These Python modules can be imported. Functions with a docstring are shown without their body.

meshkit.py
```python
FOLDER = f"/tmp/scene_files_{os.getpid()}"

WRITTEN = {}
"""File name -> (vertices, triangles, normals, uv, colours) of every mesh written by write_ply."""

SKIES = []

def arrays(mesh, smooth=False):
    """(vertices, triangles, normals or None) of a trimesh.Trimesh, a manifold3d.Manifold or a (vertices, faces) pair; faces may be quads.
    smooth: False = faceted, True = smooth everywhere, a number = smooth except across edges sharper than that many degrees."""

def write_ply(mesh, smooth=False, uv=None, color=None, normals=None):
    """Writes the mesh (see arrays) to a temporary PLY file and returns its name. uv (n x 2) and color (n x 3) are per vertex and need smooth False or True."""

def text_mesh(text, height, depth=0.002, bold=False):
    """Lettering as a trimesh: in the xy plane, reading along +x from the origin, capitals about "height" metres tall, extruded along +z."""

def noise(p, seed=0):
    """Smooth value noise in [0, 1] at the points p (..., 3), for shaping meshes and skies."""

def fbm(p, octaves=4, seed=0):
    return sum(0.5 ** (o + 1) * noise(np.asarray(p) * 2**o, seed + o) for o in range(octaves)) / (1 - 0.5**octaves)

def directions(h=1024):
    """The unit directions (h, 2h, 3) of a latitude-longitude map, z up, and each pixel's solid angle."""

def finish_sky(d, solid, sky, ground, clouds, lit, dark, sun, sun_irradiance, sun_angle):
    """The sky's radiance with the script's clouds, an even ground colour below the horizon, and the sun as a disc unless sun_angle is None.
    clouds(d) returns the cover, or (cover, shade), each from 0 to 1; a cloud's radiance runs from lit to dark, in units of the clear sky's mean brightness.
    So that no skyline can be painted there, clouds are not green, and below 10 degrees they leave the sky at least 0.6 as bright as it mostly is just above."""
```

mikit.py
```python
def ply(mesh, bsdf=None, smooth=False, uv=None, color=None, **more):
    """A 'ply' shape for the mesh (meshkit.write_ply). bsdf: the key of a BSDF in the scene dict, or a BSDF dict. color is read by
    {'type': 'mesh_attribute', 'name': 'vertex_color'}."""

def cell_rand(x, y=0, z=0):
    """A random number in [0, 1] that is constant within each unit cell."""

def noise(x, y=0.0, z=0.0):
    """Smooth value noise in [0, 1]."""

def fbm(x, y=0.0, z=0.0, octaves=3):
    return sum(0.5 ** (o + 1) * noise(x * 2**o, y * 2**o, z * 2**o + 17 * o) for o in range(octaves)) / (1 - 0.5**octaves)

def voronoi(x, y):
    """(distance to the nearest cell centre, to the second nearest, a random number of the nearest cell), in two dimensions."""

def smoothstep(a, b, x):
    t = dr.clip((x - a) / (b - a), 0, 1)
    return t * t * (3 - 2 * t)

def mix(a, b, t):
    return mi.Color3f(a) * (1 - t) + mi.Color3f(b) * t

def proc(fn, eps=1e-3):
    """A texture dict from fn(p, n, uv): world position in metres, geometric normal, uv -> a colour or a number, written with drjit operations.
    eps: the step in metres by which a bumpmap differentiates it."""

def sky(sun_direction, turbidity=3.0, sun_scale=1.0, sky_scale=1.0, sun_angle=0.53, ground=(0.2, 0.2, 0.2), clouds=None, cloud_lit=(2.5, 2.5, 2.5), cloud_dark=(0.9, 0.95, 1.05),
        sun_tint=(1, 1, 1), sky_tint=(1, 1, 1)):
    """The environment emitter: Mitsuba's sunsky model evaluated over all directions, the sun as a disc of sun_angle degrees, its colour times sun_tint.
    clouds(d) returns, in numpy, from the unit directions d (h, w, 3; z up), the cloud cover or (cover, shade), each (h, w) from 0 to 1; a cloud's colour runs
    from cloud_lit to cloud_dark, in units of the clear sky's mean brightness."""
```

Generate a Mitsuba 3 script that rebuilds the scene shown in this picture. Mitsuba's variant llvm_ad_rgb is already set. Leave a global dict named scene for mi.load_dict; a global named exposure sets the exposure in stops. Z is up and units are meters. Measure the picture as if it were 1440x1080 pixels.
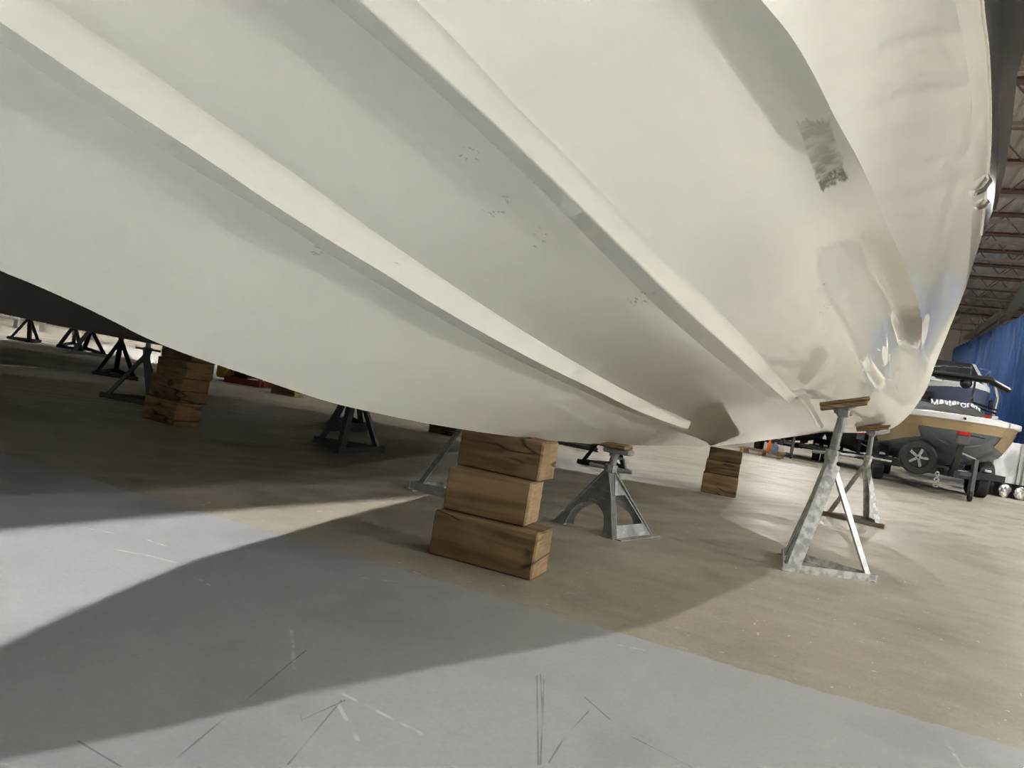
import math, random
import numpy as np, trimesh, drjit as dr, mitsuba as mi, mikit, meshkit
from shapely.geometry import Polygon
from scipy.interpolate import PchipInterpolator as PI

# ------------------------------------------------------------------ camera, exposure, lamps
scene, labels = {}, {}
FOC, CAM_H, ROLL = 1040.0, 0.78, math.atan(0.165)
R3 = np.array([math.cos(ROLL), 0, math.sin(ROLL)])
U3 = np.array([-math.sin(ROLL), 0, math.cos(ROLL)])
F3 = np.array([0.0, 1.0, 0.0])
exposure = 6.38
scene['camera'] = {'type': 'perspective', 'fov': math.degrees(2 * math.atan(720 / FOC)), 'fov_axis': 'x', 'near_clip': 0.02, 'far_clip': 300.0,
                   'to_world': mi.ScalarTransform4f().look_at(origin=[0, 0, CAM_H], target=[0, 1, CAM_H], up=U3.tolist())}
ANG = math.radians(65.5)                                  # the building's and the boats' long axis in plan
AX = np.array([math.cos(ANG), math.sin(ANG)])
AV = np.array([math.sin(ANG), -math.cos(ANG)])
ORG = np.array([0.0, 3.10])
LAMP_Z, LAMP_R, LENS_R, LAMP_POWER = 6.35, 0.24, 0.05, 117.0
LAMP_COLOR = (1.0, 0.968, 0.905)
# (distance along the hall, distance to the right of the yacht's keel, strength, share of the light samples)
LAMPS = [(-4.9, 2.0, 1.3, 4), (-2.3, -2.3, 2.2, 3), (6.0, 2.0, .36, 2.5), (16.8, 7.2, 1.3, 2), (8.7, 9.6, 1.5, 3), (1.0, 16.5, 4.6, 4), (8.0, 18.0, 3.8, 3), (-5.0, 17.0, 2.4, 2.5), (16.5, 2.0, .55, 1.5), (14.0, -3.7, 1.1, 1.2),
         (25.0, 2.0, .7, 1), (31.0, -1.0, 1.2, .8), (9.0, -19.0, 2.0, 1.2), (17.0, -23.5, 2.4, 1.2)]


def W(s, l, z=0.0):
    """Hall coordinates (along the yacht's keel, to its right, up) to world."""
    s, l, z = np.broadcast_arrays(np.asarray(s, float), np.asarray(l, float), np.asarray(z, float))
    return np.stack([ORG[0] + s * AX[0] + l * AV[0], ORG[1] + s * AX[1] + l * AV[1], z], -1)


# ------------------------------------------------------------------ mesh helpers
cat = trimesh.util.concatenate


def mesh(v, f):
    return trimesh.Trimesh(np.asarray(v, float), np.asarray(f, int), process=False)


def frame(x, y=None, z=None):
    m = np.eye(4)
    m[:3, 0], m[:3, 1], m[:3, 2] = x, y, z
    return m


def box(size, loc=(0, 0, 0), m=None):
    b = trimesh.creation.box(size)
    b.apply_translation(loc)
    if m is not None:
        b.apply_transform(m)
    return b


def rbox(size, loc=(0, 0, 0), r=0.006, m=None):
    """A box with chamfered edges."""
    x, y, z = np.array(size) / 2
    r = min(r, x * .9, y * .9, z * .9)
    p = [(sx * (x - a), sy * (y - b), sz * (z - c)) for sx in (-1, 1) for sy in (-1, 1) for sz in (-1, 1) for a, b, c in ((0, r, r), (r, 0, r), (r, r, 0))]
    b = trimesh.convex.convex_hull(np.array(p))
    b.apply_translation(loc)
    if m is not None:
        b.apply_transform(m)
    return b


def along(p0, p1, up=(0, 0, 1)):
    p0, p1 = np.asarray(p0, float), np.asarray(p1, float)
    z = (p1 - p0) / np.linalg.norm(p1 - p0)
    up = np.asarray(up, float)
    if abs(z @ up) > 0.98 * np.linalg.norm(up):
        up = np.array([1.0, 0.1, 0])
    x = np.cross(up, z); x /= np.linalg.norm(x)
    m = frame(x, np.cross(z, x), z)
    m[:3, 3] = p0
    return m, np.linalg.norm(p1 - p0)


def bar(p0, p1, w, h, up=(0, 0, 1), off=(0, 0)):
    """A bar of section w (sideways) by h (towards up)."""
    m, n = along(p0, p1, up)
    return box((w, h, n), (off[0], off[1], n / 2), m)


def angle_bar(p0, p1, w, t=0.006, up=(0, 0, 1), flip=1):
    """An L profile: one flange stands along up, the other lies sideways."""
    m, n = along(p0, p1, up)
    L = Polygon([(0, 0), (flip * w, 0), (flip * w, t), (flip * t, t), (flip * t, w), (0, w)])
    e = trimesh.creation.extrude_polygon(L, n, engine='earcut')
    e.apply_transform(m)
    return e


def tube(p0, p1, r, n=16, r2=None):
    m, L = along(p0, p1)
    a = np.arange(n) * 2 * np.pi / n
    c = np.stack([np.cos(a), np.sin(a)], 1)
    v = np.vstack([np.c_[c * r, np.zeros(n)], np.c_[c * (r if r2 is None else r2), np.full(n, L)], [[0, 0, 0], [0, 0, L]]])
    i = np.arange(n); j = (i + 1) % n
    f = np.vstack([np.c_[i, j, j + n], np.c_[i, j + n, i + n], np.c_[j, i, i * 0 + 2 * n], np.c_[i + n, j + n, i * 0 + 2 * n + 1]])
    b = mesh(v, f); b.apply_transform(m)
    return b


def path_tube(pts, r, n=10):
    pts = np.asarray(pts, float)
    return cat([tube(a, b, r, n) for a, b in zip(pts[:-1], pts[1:])] + [trimesh.creation.icosphere(1, r).apply_translation(p) for p in pts])


def lathe(profile, p, axis, n=28):
    """profile: (radius, along the axis) pairs."""
    b = trimesh.creation.revolve(np.array(profile, float), sections=n)
    m, _ = along(p, np.asarray(p, float) + np.asarray(axis, float))
    b.apply_transform(m)
    return b


def grid(P, flip=False):
    """A surface through the points P (rows, columns, 3)."""
    P = np.asarray(P, float)
    a, b = P.shape[:2]
    k = np.arange(a * b).reshape(a, b)
    q = np.stack([k[:-1, :-1], k[1:, :-1], k[1:, 1:], k[:-1, 1:]], -1).reshape(-1, 4)
    if flip:
        q = q[:, ::-1]
    return mesh(P.reshape(-1, 3), np.vstack([q[:, [0, 1, 2]], q[:, [0, 2, 3]]]))


def plate(poly, origin, x, y, t, sink=0.0):
    """A shapely polygon as a plate of thickness t in the plane of x and y."""
    x, y = np.asarray(x, float), np.asarray(y, float)
    e = trimesh.creation.extrude_polygon(poly, t, engine='earcut')
    e.apply_translation((0, 0, sink))
    m = frame(x, y, np.cross(x, y)); m[:3, 3] = origin
    e.apply_transform(m)
    return e


def numbered(key):
    if not (key in used):
        used.add(key); return key
    i = 1
    while f'{key}_{i:03d}' in used:
        i += 1
    used.add(f'{key}_{i:03d}')
    return f'{key}_{i:03d}'


used = set()


def thing(name, label, category, group=None):
    key = numbered(name)
    labels[key] = {'label': label, 'category': category}
    if group:
        labels[key]['group'] = group
    return key


def part(parent, name, m, bsdf, smooth=False, label=None, **more):
    key = numbered(f'{parent}__{name}' if parent else name)
    scene[key] = mikit.ply(m, bsdf, smooth=smooth, **more)
    if label:
        labels[key] = {'label': label}
    return key


def single(name, label, category, m, bsdf, smooth=False, group=None):
    key = thing(name, label, category, group)
    scene[key] = mikit.ply(m, bsdf, smooth=smooth)
    return key


def structure(name, m, bsdf, smooth=False):
    used.add(name)
    scene[name] = mikit.ply(m, bsdf, smooth=smooth)
    labels[name] = {'kind': 'structure'}
    return name


# pixel of the photograph -> place (used to measure the place; everything is then built at its real size)
def ray(px, py):
    return F3 + (px - 720) / FOC * R3 + (540 - py) / FOC * U3


def on_floor(px, py, z=0.0):
    d = ray(px, py)
    return np.array([0, 0, CAM_H]) + (z - CAM_H) / d[2] * d


def at_depth(px, py, y):
    return np.array([0, 0, CAM_H]) + y * ray(px, py)


# ------------------------------------------------------------------ materials
def rgb(*c):
    return {'type': 'rgb', 'value': list(c)}


def mat(name, d):
    scene['mat_' + name] = d
    return 'mat_' + name


def two(d):
    return {'type': 'twosided', 'bsdf': d}


def rough(name, c, a=0.2, ior=1.5):
    return mat(name, two({'type': 'roughplastic', 'distribution': 'ggx', 'alpha': a, 'int_ior': ior, 'diffuse_reflectance': c if isinstance(c, dict) else rgb(*c)}))


def diffuse(name, c):
    return mat(name, two({'type': 'diffuse', 'reflectance': c if isinstance(c, dict) else rgb(*c)}))


def metal(name, c, r, metallic=1.0):
    return mat(name, two({'type': 'principled', 'base_color': c if isinstance(c, dict) else rgb(*c), 'roughness': r, 'metallic': metallic}))


N, FB, SM, MX = mikit.noise, mikit.fbm, mikit.smoothstep, mikit.mix


def seg(p, a, b, w):
    """1 on the line from a to b (plan), falling to 0 at w metres."""
    ax, ay, bx, by = float(a[0]), float(a[1]), float(b[0]), float(b[1])
    dx, dy = bx - ax, by - ay
    t = dr.clip(((p.x - ax) * dx + (p.y - ay) * dy) / (dx * dx + dy * dy), 0, 1)
    d = dr.sqrt(dr.square(p.x - ax - t * dx) + dr.square(p.y - ay - t * dy))
    return 1 - SM(w * .4, w, d)


LIGHT_SCRATCH = [((455, 962), (590, 1030)), ((590, 1030), (616, 1046)), ((475, 990), (503, 1040)), ((148, 770), (212, 782)), ((190, 776), (258, 794)), ((200, 757), (231, 767)),
                 ((112, 741), (160, 750)), ((410, 885), (414, 940)), ((280, 815), (304, 828)), ((865, 906), (905, 914)), ((1330, 1040), (1352, 1078)), ((505, 812), (560, 818))]
DARK_SCRATCH = [((755, 950), (757, 1075)), ((765, 955), (760, 1075)), ((760, 948), (764, 1020)), ((822, 980), (858, 1012)), ((828, 1000), (795, 1035)), ((795, 1035), (772, 1072)),
                ((232, 1080), (405, 935)), ((405, 935), (430, 915)), ((405, 1075), (480, 985)), ((890, 1037), (972, 1078)), ((420, 995), (425, 1015)), ((485, 985), (425, 1012)), ((110, 1042), (170, 1078))]
LIGHT_SCRATCH = [(on_floor(*a), on_floor(*b)) for a, b in LIGHT_SCRATCH]
DARK_SCRATCH = [(on_floor(*a), on_floor(*b)) for a, b in DARK_SCRATCH]


def floor_color(p, n, uv):
    a = p.x * AV[0] + p.y * AV[1]                        # across the hall
    b = p.x * AX[0] + p.y * AX[1]                        # along the hall
    edge = 0.388 * p.x + 0.921 * p.y + 0.035 * (FB(a * 5, b * 5, 1.0) - .5) + 0.02 * (N(a * 40, b * 40, 2.0) - .5)
    paint = 1 - SM(2.515, 2.535, edge)
    big = FB(a * .35, b * .8, 5.0, 4)
    fine = FB(a * 9, b * 14, 7.0, 4)
    stripe = FB(a * 1.2, b * 9 + 2.0 * N(a * .4, b * .4, 4.0), 9.0, 4)
    grit = N(a * 130, b * 130, 3.0)
    con = MX((.36, .325, .265), (.50, .465, .40), dr.clip(.5 * big + .35 * stripe + .4 * fine - .12, 0, 1))
    con *= .94 + .12 * grit
    stain = SM(.56, .74, FB(a * .55 + 9, b * .9, 21.0, 4))
    con = MX(con, con * mi.Color3f(.72, .69, .63), .55 * stain)
    lane = SM(.35, .65, FB(a * 2.0 + b * 1.3, b * .5 - a * .3, 31.0, 3)) * SM(.3, .7, N((a - b * .6) * 7, 0.0, 2.5))
    con *= 1 - .16 * lane
    speck = SM(.955, .975, N(a * 38, b * 38, 12.0))
    con = MX(con, (.72, .66, .52), .7 * speck)
    pc = MX((.375, .385, .40), (.43, .44, .455), FB(a * 1.3, b * 1.1, 15.0, 4)) * (.965 + .07 * grit)
    pc *= 1 - .10 * SM(.5, .75, FB(a * 3, b * 3, 18.0, 4))
    l = mi.Float(0)
    for q in LIGHT_SCRATCH:
        l = dr.maximum(l, seg(p, q[0], q[1], .007))
    pc = MX(pc, (.62, .63, .63), .7 * l * SM(.2, .75, N(a * 45, b * 45, 5.0)))
    d = mi.Float(0)
    for q in DARK_SCRATCH:
        d = dr.maximum(d, seg(p, q[0], q[1], .0032))
    pc *= 1 - .38 * d * SM(.15, .6, N(a * 9, b * 9, 8.0))
    return MX(con, pc, paint) * .72


def floor_rough(p, n, uv):
    a = p.x * AV[0] + p.y * AV[1]
    b = p.x * AX[0] + p.y * AX[1]
    return .34 + .22 * FB(a * 1.5, b * 3, 40.0, 3)


mat('floor', two({'type': 'principled', 'base_color': mikit.proc(floor_color), 'roughness': mikit.proc(floor_rough), 'specular': .45}))
M_FLOOR = 'mat_floor'
DIRT = {}                                                # filled once the hull stands: places of the scuffs on it


def hull_color(p, n, uv):
    base = mi.Color3f(.805, .81, .755)
    s = (p.x - ORG[0]) * AX[0] + (p.y - ORG[1]) * AX[1]
    l = (p.x - ORG[0]) * AV[0] + (p.y - ORG[1]) * AV[1]
    base *= .985 + .03 * FB(s * 2, l * 2, p.z * 2)
    c, e1, e2, h1, h2 = DIRT['smudge']
    qx, qy, qz = p.x - c[0], p.y - c[1], p.z - c[2]
    x = (qx * e1[0] + qy * e1[1] + qz * e1[2]) / h1      # along the strip
    y = (qx * e2[0] + qy * e2[1] + qz * e2[2]) / h2      # across it
    ragged = .35 * (FB(x * 3, y * 5, 3.0, 4) - .5)
    m = (1 - SM(.75, 1.0, dr.abs(y + .1 * N(x * 4, 0.0, 1.0)) + ragged)) * (1 - SM(.85, 1.0, dr.abs(x) + ragged))
    bands = SM(.3, .7, FB(x * 7, y * 1.2, 6.0, 4))
    heavy = SM(-.3, .9, x)
    m *= (.30 + .45 * bands) * (.45 + .7 * heavy) * (1 - .6 * SM(.55, .75, FB(x * 9, y * 9, 8.0, 3)) * SM(.2, .8, x))
    base = MX(base, (.16, .145, .12), dr.clip(m * 1.15, 0, .9))
    sc = mi.Float(0)
    for c, r, k in DIRT['scuffs']:
        d2 = (dr.square(p.x - c[0]) + dr.square(p.y - c[1]) + dr.square(p.z - c[2])) / (r * r)
        f = FB(s * 45 + k, l * 160 + k, p.z * 190, 3)
        sc = dr.maximum(sc, (1 - SM(.2, 1.0, d2)) * SM(.62, .70, f))
    return MX(base, (.2, .19, .17), .45 * sc)


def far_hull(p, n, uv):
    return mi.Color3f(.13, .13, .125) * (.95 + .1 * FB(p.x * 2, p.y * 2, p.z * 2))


def timber(seed, dark):
    def fn(p, n, uv):
        s = p.x * AX[0] + p.y * AX[1]
        l = p.x * AV[0] + p.y * AV[1]
        z = p.z
        end = SM(.7, .9, dr.abs(n.x * AV[0] + n.y * AV[1]))           # sawn end: rings; sides: grain along l
        g = FB(l * 1.6 + seed, s * 22 + 3 * N(l * 2, seed, 1.0), z * 26 + 2 * N(l * 3 + seed, s * 3, z * 3), 4)
        ring = N(dr.sqrt(dr.square((z - .02 * seed) * 60) + dr.square(s * 55)) , seed, 2.0)
        saw = N(s * 18, z * 150, seed)
        wood = MX((.24, .145, .065), (.46, .315, .165), SM(.25, .75, g))
        wood = MX(wood, (.52, .38, .215), .35 * SM(.5, .8, FB(l * 3, s * 4, z * 5 + seed, 3)))
        endc = MX((.42, .28, .14), (.62, .44, .245), .6 * saw + .4 * ring)
        c = MX(wood, endc, end)
        knot = SM(.80, .88, N(l * 7 + seed * 3, s * 9, z * 9)) * (1 - end)
        c = MX(c, (.15, .085, .04), .8 * knot)
        crack = 1 - SM(.0, .035, dr.abs(FB(l * 2.5 + seed, s * 2, z * 9 + seed * 2.3, 3) - .5))
        c *= 1 - .75 * crack * SM(.42, .55, N(l * 4, seed * 1.7, z * 3))
        grime = SM(.35, .8, FB(l * 4 + seed, s * 5, z * 6, 4))
        return c * (1 - .35 * grime) * dark * 1.4
    return fn


for k, (sd, dk) in enumerate(((1.3, .92), (4.1, .98), (7.7, .80), (9.2, .6))):
    mat(f'timber{k}', two({'type': 'roughplastic', 'distribution': 'ggx', 'alpha': .45, 'diffuse_reflectance': mikit.proc(timber(sd, dk))}))


def galv(p, n, uv):
    v = FB(p.x * 45, p.y * 45, p.z * 30, 3)
    return MX((.36, .37, .37), (.60, .61, .60), SM(.3, .7, v)) * (.85 + .3 * N(p.x * 9, p.y * 9, p.z * 9))


def rusty(p, n, uv):
    v = FB(p.x * 14, p.y * 14, p.z * 14, 4)
    return MX((.20, .20, .20), (.23, .14, .08), SM(.45, .65, v))


def steel_paint(p, n, uv):
    v = FB(p.x * 20, p.y * 20, p.z * 12, 4)
    c = MX((.24, .25, .26), (.33, .34, .345), SM(.3, .7, v))
    return MX(c, (.50, .51, .50), .5 * SM(.62, .7, FB(p.x * 30 + 5, p.y * 30, p.z * 60, 3)))


GALV = mat('galvanised', two({'type': 'principled', 'base_color': mikit.proc(galv), 'roughness': .42, 'metallic': .55}))
RUST = mat('old_steel', two({'type': 'principled', 'base_color': mikit.proc(rusty), 'roughness': .5, 'metallic': .35}))
GREYSTEEL = mat('grey_steel', two({'type': 'principled', 'base_color': mikit.proc(steel_paint), 'roughness': .45, 'metallic': .3}))
BLACKSTEEL = rough('black_steel', (.025, .025, .027), .25)
DARKSTEEL = rough('dark_steel', (.10, .105, .11), .3)
PLY = rough('plywood', mikit.proc(lambda p, n, uv: MX((.26, .17, .08), (.56, .41, .22), SM(.3, .7, FB(p.x * 12, p.y * 12, p.z * 120, 3)))), .4)
CHROME = metal('chrome', (.82, .83, .84), .08)
ALU = metal('aluminium', (.68, .69, .70), .28)
GEL = mat('gelcoat', two({'type': 'plastic', 'int_ior': 1.5, 'diffuse_reflectance': mikit.proc(hull_color)}))
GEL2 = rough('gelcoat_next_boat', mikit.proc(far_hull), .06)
NAVY = rough('navy_gelcoat', (.010, .011, .015), .03, 1.33)
RUBBER = rough('rubber', (.022, .022, .023), .35)
BLACK = rough('black', (.012, .012, .013), .15)
WHITE = rough('white_gelcoat', (.74, .76, .77), .06)
WHITEWALL = diffuse('wall', mikit.proc(lambda p, n, uv: mi.Color3f(.66, .63, .57) * (.92 + .16 * FB(p.x * .5, p.y * .5, p.z * .5))))
GLASS = diffuse('dark_glass', (.03, .033, .036))

# ------------------------------------------------------------------ the hall
fl = grid(W(np.array([[-20., -20.], [44., 44.]]), np.array([[-36., 26.], [-36., 26.]])), flip=False)
if fl.face_normals[0][2] < 0:
    fl = mesh(fl.vertices, fl.faces[:, ::-1])
structure('floor', fl, M_FLOOR)
structure('wall_back', grid(W(np.array([[37., 37.], [37., 37.]]), np.array([[-36., 26.], [-36., 26.]]), np.array([[0, 0], [9., 9.]]))), WHITEWALL)
structure('wall_front', grid(W(np.array([[-20., -20.], [-20., -20.]]), np.array([[-36., 26.], [-36., 26.]]), np.array([[0, 0], [9., 9.]]))), WHITEWALL)
structure('wall_left', grid(W(np.array([[-20., 44.], [-20., 44.]]), np.array([[-36., -36.], [-36., -36.]]), np.array([[0, 0], [9., 9.]]))), WHITEWALL)
structure('wall_right', grid(W(np.array([[-20., 44.], [-20., 44.]]), np.array([[26., 26.], [26., 26.]]), np.array([[0, 0], [9., 9.]]))), WHITEWALL)
DECK = metal('deck', mikit.proc(lambda p, n, uv: MX((.40, .38, .34), (.58, .56, .52), FB(p.x * .8, p.y * .8, 1.0, 3))), .45, .3)
JOISTM = rough('joist_paint', (.24, .18, .165), .35)
CHORD = rough('joist_chord', (.42, .37, .34), .3)
PRIMER = rough('red_primer', (.15, .062, .052), .4)
JZ = 6.5                                                  # underside of the joists
ls, zs = [], []
for k in np.arange(-36, 26, .30):
    ls += [k, k + .09, k + .13, k + .26]; zs += [0, 0, .075, .075]
ls, zs = np.array(ls), np.array(zs) + JZ + .80
P = np.stack([W(np.full_like(ls, -20.), ls, zs), W(np.full_like(ls, 44.), ls, zs)])
structure('ceiling', grid(P), DECK)
for k in range(19):
    s = 5.75 + 2.0 * k
    a, b = -9.0, 25.5
    cz = JZ
    ms = [bar(W(s, a, cz + .72), W(s, b, cz + .72), .11, .06)]
    for j in range(int((b - a) / .6)):
        z0, z1 = (cz + .03, cz + .71) if j % 2 else (cz + .71, cz + .03)
        ms.append(bar(W(s, a + .6 * j, z0), W(s, a + .6 * (j + 1), z1), .028, .028))
    key = part('ceiling', 'joist', cat(ms), JOISTM)
    part(key, 'bottom_chord', cat([bar(W(s - .035, a, cz), W(s - .035, b, cz), .055, .06), bar(W(s + .035, a, cz), W(s + .035, b, cz), .055, .06)]), CHORD)
    part(key, 'joist_seat', bar(W(s, a, cz + .775), W(s, b, cz + .775), .14, .045), PRIMER)

# pipes and a bracket box on the far wall
single('wall_pipe', 'dark horizontal pipe along the white back wall above the trailered boats', 'pipe', cat([tube(W(36.7, -4, 4.55), W(36.7, 12, 4.2), .07), tube(W(36.7, -4, 3.3), W(36.7, 12, 3.2), .05)]), BLACKSTEEL, 40)
wb = thing('wall_heater', 'grey box unit with a dark opening mounted high on the white back wall', 'heater')
part(wb, 'housing', rbox((1.0, .6, .9), (0, 0, 0), .03, frame(*[np.append(AV, 0), np.append(AX, 0), (0, 0, 1)]) @ np.eye(4)).apply_translation(W(36.3, 6.0, 5.3)), ALU)
part(wb, 'opening', tube(W(36.02, 6.0, 5.35), W(35.95, 6.0, 5.35), .2), BLACK)

# lamps: high-bay fittings hanging below the joists in straight rows
LAMPM = mat('lamp_face', two({'type': 'diffuse', 'reflectance': rgb(.5, .5, .5)}))
REFL = metal('lamp_reflector', (.75, .75, .74), .3)
for s, r, strength, share in LAMPS:
    if True:
        key = thing('high_bay_lamp', 'round high-bay lamp with a metal reflector hanging below the roof joists', 'lamp', 'high-bay lamps below the roof')
        p = W(s, r, LAMP_Z)
        part(key, 'reflector', lathe([(LAMP_R + .03, -.03), (LAMP_R + .01, .0), (LAMP_R - .02, .10), (.09, .26), (.07, .42), (.0, .42)], p, (0, 0, 1)), REFL, 30)
        part(key, 'rod', tube(p + [0, 0, .41], p + [0, 0, float(np.interp(r, ls, zs)) - .003 - LAMP_Z], .012, 8), BLACKSTEEL)
        c = tube(p + [0, 0, .03], p + [0, 0, .002], LENS_R, 24)
        part(key, 'lens', c, LAMPM, emitter={'type': 'area', 'sampling_weight': float(share), 'radiance': {'type': 'rgb', 'value': [LAMP_POWER * strength * q for q in LAMP_COLOR]}})

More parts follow.
